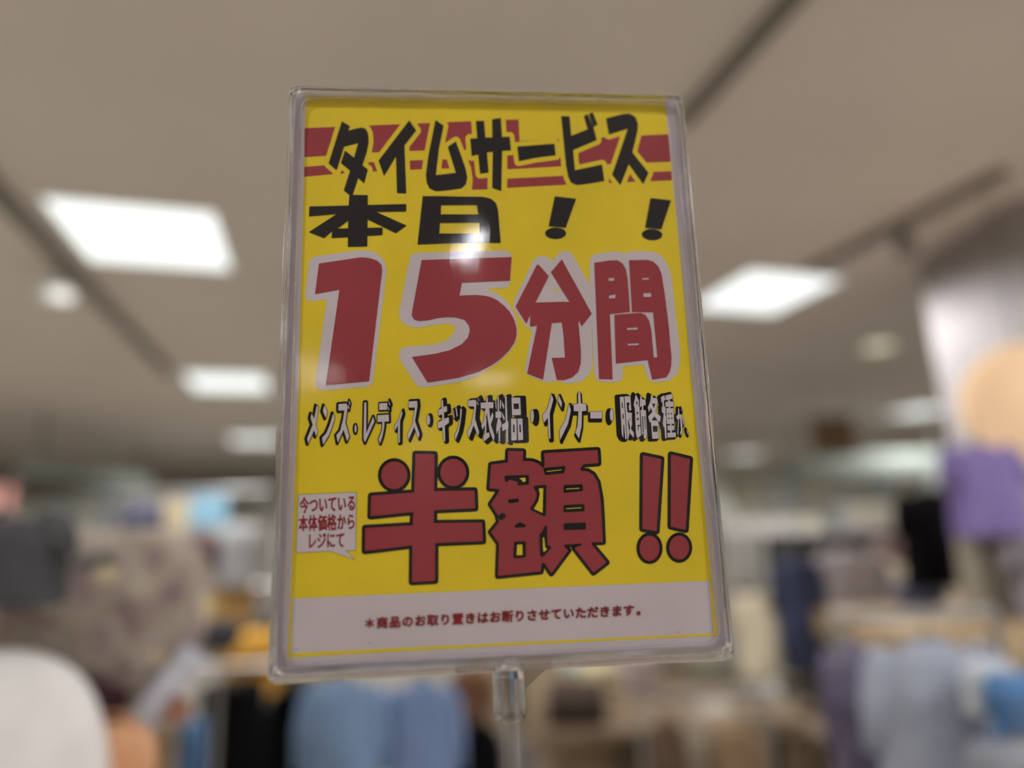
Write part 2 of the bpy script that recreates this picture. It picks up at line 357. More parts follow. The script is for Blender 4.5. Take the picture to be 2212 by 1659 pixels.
rd.poly(Cc([(1340, 148), (2236, 118), (2218, 353), (1742, 374), (1716, 502), (1870, 494), (1960, 502), (2028, 517), (2088, 545), (2158, 600), (2218, 665), (2263, 745), (2284, 830), (2283, 900), (2263, 970), (2208, 1050), (2128, 1130), (2028, 1200), (1900, 1265), (1700, 1320), (1400, 1367), (1243, 1112), (1480, 1080), (1620, 1045), (1740, 985), (1800, 920), (1820, 850), (1810, 800), (1770, 745), (1690, 720), (1600, 715), (1500, 725), (1400, 748), (1320, 755), (1265, 740), (1241, 700), (1250, 640)]), O5)
for p in ([(460, 193), (480, 197), (575, 305), (570, 325), (445, 570), (445, 650), (393, 690), (355, 783), (247, 612)], [(707, 140), (1005, 682), (905, 808), (868, 735), (783, 566), (598, 270)],
          [(440, 571), (740, 562), (783, 566), (880, 650), (875, 765), (705, 767), (608, 775), (460, 800), (392, 812), (393, 640)], [(462, 798), (612, 760), (608, 775), (520, 1337), (363, 1278)],
          [(705, 767), (868, 735), (890, 960), (898, 1080), (895, 1180), (870, 1260), (810, 1315), (730, 1342), (658, 1340), (607, 1122), (738, 1118), (725, 900)]): rd.poly(D(p), O5)
rd.poly(D([(1030, 175), (1180, 152), (1260, 150), (1310, 180), (1345, 240), (1362, 330), (1375, 500), (1385, 665), (1185, 687), (1213, 1335), (1078, 1330)]), O5, [D([(1172, 328), (1228, 325), (1228, 353), (1173, 356)]), D([(1175, 502), (1240, 490), (1242, 526), (1177, 530)])])
rd.poly(D([(1375, 150), (1560, 145), (1620, 165), (1670, 215), (1700, 290), (1730, 480), (1770, 800), (1798, 1120), (1795, 1200), (1780, 1260), (1745, 1315), (1607, 1337), (1560, 1140), (1620, 1118), (1658, 1115), (1615, 668), (1405, 666)]), O5, [D([(1507, 328), (1572, 325), (1570, 343), (1507, 345)]), D([(1518, 478), (1593, 475), (1597, 514), (1520, 515)])])
rd.poly(D([(1230, 692), (1490, 673), (1540, 695), (1575, 750), (1598, 850), (1622, 1118), (1625, 1145), (1560, 1142), (1245, 1178)]), O5, [D([(1355, 824), (1460, 817), (1462, 840), (1356, 844)]), D([(1363, 980), (1472, 974), (1472, 994), (1364, 998)])])
rd.add('duration_lettering', M_red, union=True, label='large red lettering reading 15 minutes')
# department line: white letters with thick black drop outline
def pset(fn, lst): return [fn(p) for p in lst]
dep = []   # (polys, dx, dy, rx, ry)
def dp(fn, lst, dx, dy, rx=3.6, ry=5.2): dep.append((pset(fn, lst), dx, dy, rx, ry))
dp(I, [[(522, 350), (560, 385), (515, 700), (500, 740), (545, 880), (510, 985), (470, 860), (350, 1135), (325, 1030), (440, 750), (395, 600), (420, 515), (472, 625)]], -2.8, .5)
dp(I, [[(683, 345), (745, 480), (710, 605), (652, 462)], [(868, 510), (898, 600), (860, 740), (780, 960), (655, 1160), (635, 1015), (720, 930), (800, 740)]], -2.6, .5)
dp(I, [[(975, 320), (1140, 305), (1165, 375), (1120, 700), (1200, 990), (1155, 1090), (1080, 850), (960, 1120), (932, 965), (1010, 870), (1070, 640), (1100, 450), (975, 455)]], -1.5, .5)
dp(I, [[(1175, 325), (1203, 400), (1195, 435), (1168, 360)], [(1195, 245), (1222, 310), (1215, 345), (1187, 270)]], 0, .5, 3, 5)
dp(I, [ell(1330, 830, 22, 85, 14)], -.5, .5, 3.6, 4.5)
dp(I, [[(1510, 285), (1555, 280), (1550, 930), (1695, 580), (1725, 670), (1525, 1115), (1495, 1040)]], 0, .5)
dp(I, [[(1820, 305), (1990, 295), (1985, 435), (1820, 442)]], .8, 0, 3.2, 3.6)
dp(I, [[(2000, 360), (2028, 430), (2022, 455), (1998, 385)], [(2015, 240), (2050, 330), (2035, 350), (2012, 262)]], 2.2, .5, 3.4, 5)
dp(I, [[(1785, 550), (2022, 535), (2022, 680), (1930, 682), (1925, 800), (1890, 980), (1835, 1140), (1808, 1040), (1860, 920), (1885, 800), (1885, 685), (1785, 690)]], 1.3, .3, 3.3, 4)
dp(E_, [[(1247, 285), (1255, 325), (1228, 400), (1225, 632), (1208, 637), (1205, 440), (1175, 505), (1163, 465), (1210, 390)]], 3, .5, 3.5, 5)
dp(E_, [[(1320, 188), (1413, 183), (1418, 235), (1390, 400), (1440, 545), (1425, 590), (1382, 460), (1320, 605), (1308, 550), (1360, 440), (1390, 255), (1320, 255)]], 3.3, .5, 3.5, 5.5)
dp(E_, [ell(1535, 388, 18, 55, 14)], 4, 1, 3.6, 5)
dp(J, [[(222, 240), (258, 232), (268, 380), (340, 358), (348, 470), (278, 495), (282, 625), (380, 590), (385, 705), (295, 770), (305, 1085), (275, 1100), (245, 795), (155, 825), (145, 700), (245, 650), (240, 530), (165, 560), (160, 440), (232, 405)]], 5, 0)
dp(J, [[(455, 425), (475, 420), (500, 600), (485, 625)], [(515, 390), (540, 380), (565, 565), (545, 580)], [(622, 400), (655, 435), (625, 700), (590, 880), (515, 1070), (495, 970), (560, 850), (610, 640)]], 6, .8)
dp(J, [[(775, 245), (935, 230), (955, 300), (925, 620), (1010, 900), (990, 985), (895, 760), (795, 1030), (762, 890), (850, 730), (895, 500), (905, 368), (778, 365)], [(965, 240), (998, 325), (988, 350), (962, 262)], [(985, 175), (1012, 240), (1005, 262), (980, 195)]], 6.5, .5)
dp(J, [[(1155, 170), (1188, 168), (1190, 280), (1305, 280), (1303, 402), (1043, 408), (1040, 290), (1155, 285)], [(1140, 400), (1190, 400), (1140, 640), (1125, 750), (1080, 850), (1055, 765), (1110, 640)], [(1125, 640), (1160, 600), (1160, 920), (1215, 905), (1230, 990), (1110, 1100), (1093, 970), (1130, 935)], [(1165, 400), (1215, 400), (1240, 610), (1285, 490), (1310, 565), (1252, 745), (1332, 990), (1308, 1085), (1225, 870), (1190, 640), (1165, 480)]], 7.3, .8)
dp(J, [[(1390, 160), (1415, 155), (1425, 470), (1470, 475), (1470, 600), (1425, 605), (1470, 700), (1465, 810), (1445, 790), (1445, 1100), (1418, 1100), (1412, 830), (1378, 940), (1360, 840), (1390, 700), (1400, 605), (1350, 600), (1350, 480), (1395, 475)], [(1345, 245), (1365, 235), (1372, 430), (1355, 400)], [(1443, 225), (1465, 235), (1462, 425), (1440, 390)], [(1480, 260), (1535, 360), (1525, 425), (1482, 345)], [(1485, 490), (1540, 600), (1528, 660), (1488, 570)],
       [(1548, 155), (1582, 155), (1595, 680), (1615, 680), (1620, 800), (1608, 815), (1612, 1120), (1575, 1110), (1565, 840), (1495, 880), (1480, 745), (1560, 700)]], 7.5, .5)
dp(J, [[(1680, 183), (1862, 183), (1878, 545), (1697, 548)], [(1672, 622), (1785, 620), (1792, 1060), (1770, 1070), (1680, 1075)], [(1805, 620), (1908, 620), (1922, 1060), (1820, 1070)]], 9, 1)
dp(Ff, [ell(573, 305, 16, 62, 14)], 8, 3, 4, 5)
dp(Ff, [[(755, 90), (775, 145), (740, 280), (748, 520), (732, 522), (722, 320), (685, 370), (670, 300), (720, 230)]], 4, 4, 3.5, 4)
dp(Ff, [[(825, 100), (858, 180), (850, 225), (818, 160)], [(925, 185), (942, 250), (915, 380), (840, 535), (832, 445), (890, 340)]], 3, 3.5, 3.5, 5)
dp(Ff, [[(1012, 75), (1032, 75), (1038, 185), (1088, 188), (1090, 255), (1048, 258), (1045, 400), (1020, 518), (985, 465), (1005, 400), (1015, 260), (970, 258), (968, 190), (1012, 188)]], .5, 5.5, 3.2, 4)
dp(Ff, [[(1128, 262), (1240, 262), (1240, 328), (1128, 328)]], -2.5, 5, 2.6, 3.4)
dp(Ff, [ell(1332, 292, 18, 60, 14)], -6, 4.5, 3.6, 5)
kuro = [KK([(375, 345), (400, 345), (412, 490), (388, 490)]), KK([(398, 635), (425, 635), (432, 760), (408, 760)]), KK([(530, 770), (545, 790), (590, 960), (575, 1100), (555, 1000)]), KK([(575, 745), (595, 745), (600, 850)]),
        KK([(755, 290), (785, 370), (740, 400)]), KK([(755, 585), (790, 585), (790, 635), (755, 635)]), KK([(765, 735), (800, 735), (800, 788), (765, 788)]), KK([(780, 910), (850, 910), (850, 938), (805, 945), (800, 1040), (785, 1050)]),
        KK([(888, 690), (910, 690), (935, 1100), (915, 1100)]), KK([(945, 690), (965, 690), (990, 1030), (975, 1030)]), KK([(1140, 375), (1225, 375), (1190, 485)]), KK([(1200, 690), (1130, 798), (1285, 798)]), KK([(1160, 935), (1280, 935), (1285, 1080), (1170, 1085)])]
kuro += [KK(ell(x, y, 18, 22, 8)) for x, y in ((1555, 630), (1632, 630), (1565, 745), (1640, 745))]
kuro += [J([(1722, 308), (1832, 308), (1835, 420), (1730, 425)]), J([(1712, 742), (1745, 742), (1750, 905), (1712, 905)]), J([(1842, 742), (1872, 742), (1880, 905), (1848, 905)])]
dp(KK, [[(330, 205), (432, 200), (505, 1265), (470, 1265), (438, 905), (420, 905), (425, 1235), (382, 1150)], [(450, 190), (598, 188), (622, 540), (568, 545), (555, 425), (575, 400), (570, 345), (505, 345), (525, 595), (635, 605), (640, 900), (610, 1000), (690, 1115), (680, 1235), (600, 1130), (575, 1100), (545, 1270), (520, 1265)]], -7, .5, 4, 5.5)
dp(KK, [[(735, 140), (815, 300), (805, 440), (830, 480), (850, 910), (870, 1170), (770, 1250), (735, 1120), (710, 500), (680, 400)], [(850, 160), (885, 190), (885, 265), (975, 270), (985, 410), (925, 420), (925, 535), (985, 540), (1020, 1150), (985, 1250), (945, 1260), (920, 1100), (890, 1180), (850, 540), (885, 530), (890, 420), (830, 480)]], -6, .5, 4, 5.5)
dp(KK, [[(1115, 155), (1165, 180), (1165, 232), (1262, 230), (1290, 330), (1235, 590), (1360, 700), (1340, 840), (1285, 800), (1300, 830), (1320, 1250), (1150, 1260), (1115, 830), (1085, 850), (1045, 700), (1150, 580), (1110, 480), (1070, 590), (1035, 470), (1100, 320)]], -6, .5, 4, 5.5)
dp(KK, [[(1365, 210), (1450, 165), (1475, 270), (1440, 310), (1450, 450), (1480, 470), (1485, 600), (1475, 640), (1500, 730), (1495, 850), (1510, 1250), (1475, 1250), (1450, 940), (1430, 970), (1410, 860), (1435, 700), (1425, 600), (1390, 600), (1385, 455), (1410, 450), (1400, 330), (1380, 345)], [(1480, 170), (1640, 130), (1668, 240), (1570, 275), (1490, 290)], [(1480, 330), (1680, 320), (1685, 450), (1480, 455)], [(1500, 490), (1685, 490), (1700, 880), (1515, 885)], [(1530, 925), (1700, 925), (1710, 1040), (1535, 1045)], [(1530, 1110), (1740, 1100), (1745, 1215), (1530, 1225)], [(1545, 280), (1590, 280), (1645, 1110), (1605, 1110)]], -4, .3, 4, 5)
dp(KK, [[(1800, 490), (1820, 495), (1830, 640), (1880, 650), (1905, 900), (1900, 1130), (1880, 1180), (1850, 1120), (1850, 1070), (1870, 1060), (1850, 750), (1820, 750), (1800, 1160), (1780, 1130), (1800, 760), (1770, 780), (1750, 690), (1800, 650)]], -2.6, .3, 3.2, 4.5)
dp(KK, [[(1890, 620), (1960, 880), (1945, 930), (1890, 700)], [(1880, 490), (1915, 560), (1910, 590), (1880, 520)], [(2010, 1020), (2065, 1140), (2060, 1180), (2015, 1080)]], -2.5, -.3, 3, 4.5)
bs = Ink(); O4 = .00024
wl = Ink()
for ps, dx, dy, rx, ry in dep:
    for p in ps:
        bs.dil([(x+dx, y+dy) for x, y in p], O4, rx, ry); bs.dil(p, O4, .9, fill=False)
        wl.poly(p, O5)
        # sides of the drop: join letter and its shadow
        if abs(dx) + abs(dy) > 3:
            for t in (.33, .66): bs.dil([(x+dx*t, y+dy*t) for x, y in p], O4, rx*t, ry*t)
dl = wl.add('department_lettering', M_paper, union=True, label='narrow white katakana and kanji line with black drop outline')
bs.add('drop_outline', M_blk)
hk = Ink()
for p in kuro: hk.poly(p, O5+.00004)
hk.add('counter_mark', M_blk)['kind'] = 'stuff'
# half price
R1 = [(1397, 103), (1603, 108), (1597, 507), (2035, 500), (2043, 693), (1597, 715), (1595, 855), (2118, 848), (2127, 1050), (1610, 1072), (1608, 1480), (1357, 1495), (1362, 1095), (847, 1158), (850, 908), (1365, 878), (1372, 733), (908, 780), (915, 557), (1383, 523)]
half = [G(R1), G(ell(1165, 335, 142, 150)), G(ell(1805, 305, 140, 148)),
        Hh([(320, 140), (450, 144), (446, 228), (530, 232), (580, 250), (625, 290), (640, 270), (635, 160), (1108, 132), (1115, 248), (985, 258), (955, 295), (960, 318), (1020, 320), (1070, 350), (1110, 420), (1135, 560), (1145, 720), (1155, 945), (1060, 948), (1053, 965), (1188, 1125), (1072, 1215), (905, 1000), (935, 985), (975, 970), (960, 958), (820, 968), (808, 980), (850, 1020), (700, 1222), (640, 1130), (615, 1130), (605, 1205), (228, 1245), (238, 960), (165, 858), (238, 770), (222, 700), (165, 612), (238, 500), (240, 478), (152, 470), (168, 262), (315, 242)]),
        Hh([(1510, 178), (1672, 212), (1630, 850), (1505, 828)]), Hh([(1758, 172), (1925, 212), (1887, 838), (1755, 808)]), Hh(ell(1568, 1000, 88, 112)), Hh(ell(1830, 995, 88, 106))]
hbk = Ink()
for i, p in enumerate(half): hbk.dil(p, O4, 7.2 if i < 3 else 6.9)
hbk.add('half_price_outline', M_blk)
hr = Ink()
for p in half: hr.poly(p, O5)
hr.add('half_price_lettering', M_red, union=True, label='largest red characters with black outline reading half price')
kb = Ink(); O6 = .00036
for p in ([(300, 372), (488, 366), (488, 425), (412, 432), (430, 408), (330, 378), (302, 400)], [(642, 303), (812, 286), (800, 326), (655, 340)], [(820, 455), (962, 447), (966, 482), (820, 498)], [(822, 632), (977, 622), (980, 662), (820, 670)],
          [(822, 793), (992, 786), (992, 822), (820, 827)], [(330, 582), (400, 574), (400, 578), (332, 590)], [(388, 805), (422, 785), (460, 802)], [(556, 462), (644, 453), (638, 704), (527, 652), (577, 572), (585, 510)],
          [(382, 957), (460, 952), (460, 1068), (377, 1077)], [(648, 815), (652, 985), (685, 993), (620, 1065), (612, 1050), (608, 880), (632, 862)], [(240, 722), (268, 702), (285, 712), (255, 740)]):
    kb.dil(Hh(p), O6, 3.4)
kb.add('inner_outline', M_blk)
ky = Ink(); O7 = .00042
for p in ([(415, 382), (470, 376), (472, 410), (445, 415), (440, 397)], [(660, 319), (790, 305), (790, 310), (660, 325)], [(830, 475), (948, 467), (948, 473), (830, 481)], [(830, 648), (963, 640), (963, 646), (830, 654)],
          [(588, 473), (628, 470), (622, 688), (545, 652), (585, 585), (598, 520)], [(398, 970), (443, 967), (445, 1060), (392, 1062)], [(625, 905), (635, 905), (645, 995), (663, 1008), (632, 1035), (626, 1000)]): ky.poly(Hh(p), O7)
ky.add('counter_gap', M_yel)
# speech bubble and font-set text
bub = G([(127, 548), (753, 520), (745, 1148), (635, 1152), (735, 1250), (480, 1158), (100, 1174)])
bk = Ink(); bk.dil(bub, O3, .75); bk.add('bubble_outline', M_blk)
bw = Ink(); bw.poly(bub, O4); bw.add('speech_bubble', M_paper, label='small white speech bubble with crimson writing')
def glyphs(items, m, name, bold, label):
    """items: (char, cx, cy, w, h, slope) in photo pixels"""
    ik = Ink(); off = O5
    for ch, cx, cy, w, h, sl in items:
        cu = bpy.data.curves.new('glyph', 'FONT'); cu.body = ch; cu.resolution_u = 3
        o = bpy.data.objects.new('glyph', cu); COL.objects.link(o)
        bpy.context.view_layer.update()
        me = bpy.data.meshes.new_from_object(o)
        P = [(cx + (v.co.x-.5)*w, cy - (v.co.y-.38)*h - sl*(v.co.x-.5)*w) for v in me.vertices]
        vs = [ik.bm.verts.new((L(*p)[0], -off, L(*p)[1] + PZ)) for p in P]
        cnt = {}
        for f in me.polygons:
            try: ik.bm.faces.new([vs[i] for i in f.vertices])
            except ValueError: pass
            for e in f.edge_keys: cnt[e] = cnt.get(e, 0) + 1
        for (a, b_), n in cnt.items():
            if n == 1: ik.hull(P[a], P[b_], bold, bold, off)
        bpy.data.objects.remove(o); bpy.data.curves.remove(cu); bpy.data.meshes.remove(me)
    return ik.add(name, m, label=label)
gk = .1989
it = []
for row, (txt, xs, y0, sl) in enumerate([('今ついている', [188, 290, 392, 494, 596, 700], 662, .05), ('本体価格から', [178, 282, 386, 488, 592, 695], 858, .04), ('レジにて', [272, 376, 478, 580], 1052, .04)]):
    for ch, x in zip(txt, xs): it.append((ch, 620+x*gk, 960+(y0-(x-180)*sl)*gk, 20.4, 37, .05))
glyphs(it, M_nred, 'bubble_lettering', .85, 'crimson writing about the register discount')
nt_ = '＊商品のお取り置きはお断りさせていただきます。'
it = []
for i, ch in enumerate(nt_):
    x = 826 + 27.4*(i-1) - .04*(i-1)**2
    it.append((ch, x - (0 if i != 22 else -3), 1344.5 - 26.5*(x-826)/533, 25.5, 25.5, .05))
glyphs(it, M_nred, 'note_lettering', .95, 'small crimson note line at the foot of the poster')

for px_, py_ in ((798, 1389), (640, 1402), (1465, 1366)):
    sp = Ink(); sp.poly(ell(px_, py_, 1.3, 1.3, 8), O1); sp.add('speck', M_blk, label='tiny dark speck on the paper')
# clear sheet in front of the paper
obj('clear_sheet', slab(.63, -.0011, -.0009, HZ), M_sheet, holder, 'glossy clear plastic sheet reflecting ceiling lamps')
# frame: a C-shaped profile swept round a rounded quadrilateral
W_ = .0098
NSUB = 30
def rrect(s, y, wob=None):
    """one closed loop at offset s; wob(i, side) may push a point outward"""
    q = quad_at(s/W_); rr = .0085 - .42*s; out = []
    for k in range(4):
        P, A0, B0 = Vector(q[k]), Vector(q[k-1]), Vector(q[(k+1) % 4])
        p0 = P + (A0-P).normalized()*rr; p1 = P + (B0-P).normalized()*rr
        for i_ in range(8):
            t = i_/8; v = p0*(1-t)**2 + P*2*t*(1-t) + p1*t*t; out.append(v)
        e = B0 + (P-B0).normalized()*rr
        for i_ in range(NSUB): out.append(p1 + (e-p1)*(i_/NSUB))
    n_ = len(out); res = []
    for i_, v in enumerate(out):
        if wob:
            d_ = (out[(i_+1) % n_] - out[i_-1]); nrm = Vector((d_.y, -d_.x)).normalized(); v = v - nrm*wob(i_)
        res.append((v.x, y, HZ + v.y))
    return res
def sweep(loops, close=True):
    bm = bmesh.new(); rings = [[bm.verts.new(p) for p in lp] for lp in loops]; n = len(rings[0])
    for i in range(len(rings)):
        Aa, Bb = rings[i], rings[(i+1) % len(rings)]
        for k in range(n): bm.faces.new((Aa[k], Aa[(k+1) % n], Bb[(k+1) % n], Bb[k]))
    bmesh.ops.recalc_face_normals(bm, faces=bm.faces); return bm
prof = [(0, -.0013), (0, -.0022), (.0005, -.0027), (.0060, -.0026), (.0066, -.0022), (.0066, .0030), (.0060, .0036), (.0012, .0036), (.0004, .003), (.0004, .0006), (.0064, .0006), (.0064, -.0013)]
bm = sweep([rrect(s_, y) for s_, y in prof])
obj('frame', bm, M_frame, holder, 'flat clear lip of the acrylic frame')
rw = random.Random(4); wv = [rw.uniform(-1, 1) for _ in range(400)]
for nm, cs, cy_, rs, ry_, amp, lb in (('outer_bead', .0083, -.0012, .0018, .0044, .00014, 'clear thick rounded outer edge of the frame, full of highlights'), ('inner_rim', .0005, -.0028, .0004, .0006, .00002, 'thin bright rim along the inner edge of the frame'), ('inner_bead', .0062, -.0038, .0011, .0018, .00008, 'slim clear ridge inside the outer edge')):
    lp = []
    for k in range(14):
        a = 2*math.pi*k/14
        lp.append(rrect(cs + rs*math.cos(a), cy_ + ry_*math.sin(a), wob=lambda i_, kk=k: amp*(wv[i_ % 400] + .6*math.sin(i_*.9 + kk))*(1 if i_ % 3 else .2)))
    obj(nm, sweep(lp), M_bead, holder, lb, smooth=True)
obj('back_panel', slab(.1, .0010, .0014, HZ), M_frame, holder)
# socket for the stem
M_gus = clear_mat('gusset_acrylic', 'glass', .0, (.62, .58, .55), fac=.6)
sx, s_top = L(1098, 1422, .004); _, s_bot = L(1098, 1562, .004)
sr = (L(1131, 1490, .004)[0] - L(1065, 1490, .004)[0])/2
def lathe(pts, cx, cy, cz, nseg=16, flute=0):
    return loft([[(cx + r_*math.cos(t)*(1+flute*math.cos(8*t)), cy + r_*math.sin(t)*(1+flute*math.cos(8*t)), cz + z) for t in [2*math.pi*k/nseg for k in range(nseg)]] for r_, z in pts], caps=True)
hgt = s_top - s_bot
bm = lathe([(sr*.62, 0), (sr*.92, .001), (sr, .004), (sr, hgt*.7), (sr*.95, hgt*.84), (sr*.75, hgt*.94), (sr*.4, hgt*.99), (sr*.1, hgt)], sx, -.001, s_bot + HZ, 32, .035)
obj('stem_socket', bm, M_bead, holder, 'clear round socket under the frame', smooth=True)
bm = lathe([(sr*.55, 0), (sr*.55, hgt*.62), (sr*.5, hgt*.64)], sx, -.001, s_bot + HZ + .0004, 20)
M_bore = clear_mat('smoky_acrylic', 'glass', .05, (.7, .67, .66), fac=.3)
obj('socket_bore', bm, M_bore, holder, smooth=False)
for sg in (1, -1):
    x1 = sx + sg*sr*.9; x2 = sx + sg*(.0205 if sg > 0 else .024); zt = OZ0 + .002; zb = s_bot + (.012 if sg > 0 else .022)
    bm = bmesh.new(); v = []
    for y in (.0005, .0036):
        v.append([bm.verts.new((a, y, c + HZ)) for a, c in ((x1, zt), (x2, zt), (x2 - sg*.002, zt-.002), (x1, zb))])
    bm.faces.new(v[0]); bm.faces.new(v[1][::-1])
    for k in range(4): bm.faces.new((v[0][k], v[0][(k+1) % 4], v[1][(k+1) % 4], v[1][k]))
    bmesh.ops.recalc_face_normals(bm, faces=bm.faces)
    obj('gusset', bm, M_gus, holder)
# pole on its counter, below the view
M_pole = clear_mat('pole_acrylic', 'glass', .06, (.98, .98, .99), fac=.08)
pb = (C0 + Hd*sx - Nd*-.001)
pole = thing('sign_pole', 'clear round pole rising into the socket of the sign holder', 'pole', (pb.x, pb.y, .92))
ptop = C0.z + s_bot - .0005
obj('rod', tube([(0, 0, .006), (0, 0, ptop-.92)], .0042, 16), M_pole, pole, smooth=True)
obj('base', tube([(0, 0, 0), (0, 0, .008)], .05, 32), M_pole, pole)
M_wood = mat('oak_laminate', (112, 95, 75), .5, var=.2, scale=5)
M_metal = mat('rack_metal', (150, 148, 146), .3, metal=.8)
def table(name, label, x0, x1, y0, y1, zt, m, cat='table', th=.035):
    cx, cy = (x0+x1)/2, (y0+y1)/2
    t = thing(name, label, cat, (cx, cy, 0)); a, b_ = (x1-x0)/2, (y1-y0)/2
    obj('table_top', box(-a, a, -b_, b_, zt-th, zt, bev=.004), m, t)
    for sx_ in (-1, 1):
        for sy_ in (-1, 1):
            obj('leg', box(sx_*(a-.04)-.02, sx_*(a-.04)+.02, sy_*(b_-.04)-.02, sy_*(b_-.04)+.02, 0, zt-th), m, t)
    return t
table('display_counter', 'wooden counter under the sign pole, below the picture', -.45, .35, .05, .6, .92, M_wood, 'counter')

# ------------------------------------------------------------------ clothes store behind
def shirt_mesh(w, h, th, wav, seed, sleeves=True, taper=.0):
    """hanging top: torso"""
    rnd = random.Random(seed); ph = rnd.random()*6; rings = []
    for i in range(13):
        t = i/12; z = -h*t
        hw = w/2*(.22 + .78*min(1, (t/.12)**.6)) * (1 + .06*t - taper*t)
        if t == 0: hw = w*.13
        tt = th/2*(.5 + .5*min(1, t/.2)); ring = []
        for k in range(32):
            a = 2*math.pi*k/32; ca, sa = math.cos(a), math.sin(a)
            x = hw*math.copysign(abs(ca)**.7, ca); y = tt*math.copysign(abs(sa)**.8, sa)
            y += wav*t*math.sin(a*5 + ph + 2*t) ; x += wav*.6*t*math.sin(a*3+ph)
            ring.append((x, y, z))
        rings.append(ring)
    return loft(rings)
def sleeve_mesh(w, h, th, sg):
    p = [(sg*w*.40, 0, -h*.05), (sg*w*.52, -.005, -h*.14), (sg*w*.60, -.01, -h*.34), (sg*w*.62, -.005, -h*.58)]
    return tube(p, [w*.10, w*.12, w*.105, w*.085], 14)
def hanger_bm(w):
    bm = tube([(-w*.42, 0, -.045), (0, 0, .012), (w*.42, 0, -.045)], .006, 8)
    return tube([(0, 0, .005), (0, 0, .045), (.012, 0, .062), (.026, 0, .052)], .0025, 6, bm)
M_hang = mat('hanger_plastic', (90, 86, 84), .4)
def garment(name, label, cat, x0, y0, x1, y1, d, rgb, kind='shirt', group=None, rz=0, var=.25, th=None):
    a, c = W((x0+x1)/2, y0, d), W((x0+x1)/2, y1, d)
    w = (W(x1, (y0+y1)/2, d) - W(x0, (y0+y1)/2, d)).length; h = a.z - c.z; m = cloth(rgb, var)
    t = thing(name, label, cat, a, rz, group); th = th or min(.16, w*.4)
    sd = int(x0*7+y0)
    if kind == 'shirt':
        obj('body', shirt_mesh(w*.80, h, th, w*.03, sd), m, t, smooth=True)
        for sg in (-1, 1): obj('sleeve', sleeve_mesh(w*.80, h, th, sg), m, t, smooth=True)
        obj('hanger', hanger_bm(w), M_hang, t)
    elif kind == 'coat':
        obj('body', shirt_mesh(w*.92, h, th, w*.04, sd, taper=-.05), m, t, smooth=True)
        for sg in (-1, 1): obj('sleeve', sleeve_mesh(w*.86, h*.8, th, sg), m, t, smooth=True)
        obj('hanger', hanger_bm(w), M_hang, t)
    elif kind == 'trousers':
        for sg in (-1, 1):
            obj('leg', tube([(sg*w*.2, 0, -.005), (sg*w*.23, 0, -h*.25), (sg*w*.25, .004, -h*.6), (sg*w*.25, 0, -h)], [w*.26, w*.27, w*.26, w*.25], 18), m, t, smooth=True)
        obj('waistband', tube([(0, 0, .0), (0, 0, -.035)], w*.42, 24), m, t)
        obj('hanger', hanger_bm(w*.8), M_hang, t)
    elif kind == 'side':
        obj('body', shirt_mesh(w, h, th, w*.06, sd, taper=-.1), m, t, smooth=True)
        obj('hanger', tube([(0, 0, -.005), (0, 0, .05)], .003, 6), M_hang, t)
    return t
def rack(label, x0, x1, y, z, name='clothes_rack', depth=.4):
    t = thing(name, label, 'clothes rack', ((x0+x1)/2, y, 0)); a = (x1-x0)/2
    obj('rail', tube([(-a, 0, z), (a, 0, z)], .012, 10), M_metal, t)
    for sg in (-1, 1):
        obj('post', tube([(sg*a, 0, 0), (sg*a, 0, z)], .012, 10), M_metal, t)
        obj('foot', tube([(sg*a, -depth/2, .015), (sg*a, depth/2, .015)], .012, 8), M_metal, t)
    return t
def rackpx(label, xa, xb, py, d):
    a, b2 = W(xa, py, d), W(xb, py, d); rack(label, a.x, b2.x, d+.02, (a.z+b2.z)/2+.06)
def card(name, label, cat, x0, y0, x1, y1, d, rgb, th=.01, var=.05, holder_to=None):
    a, c = W(x0, y0, d), W(x1, y1, d)
    m = mat('card_'+name, rgb, .6, var=var)
    t = thing(name, label, cat, ((a.x+c.x)/2, d, c.z)); w = abs(c.x-a.x)/2
    obj('card', box(-w, w, -th/2, th/2, 0, a.z-c.z, bev=th*.3), m, t)
    obj('stand', tube([(0, th, (a.z-c.z)*.5), (0, th, -(c.z if holder_to is None else c.z-holder_to))], .006, 8), M_metal, t)
    return t
def blob_mesh(w, h, dp_, fold, seed, p=.9, squash=0.0, nu=48, nv=26):
    rnd = random.Random(seed); ph = [rnd.random()*6 for _ in range(6)]; rings = []
    for i in range(nv+1):
        t = math.pi*i/nv; z = -math.cos(t)*h/2; rr = max(.004, max(0.0, math.sin(t))**p); ring = []
        rr *= 1 + squash*(z/(h/2))
        for k in range(nu):
            a = 2*math.pi*k/nu
            f = 1 + fold*(math.sin(7*a+ph[0]+3*t) + .6*math.sin(13*a+ph[1]-2*t) + .5*math.sin(4*a+5*t+ph[2]))
            ring.append((w/2*rr*f*math.cos(a), dp_/2*rr*f*math.sin(a), z))
        rings.append(ring)
    return loft(rings)
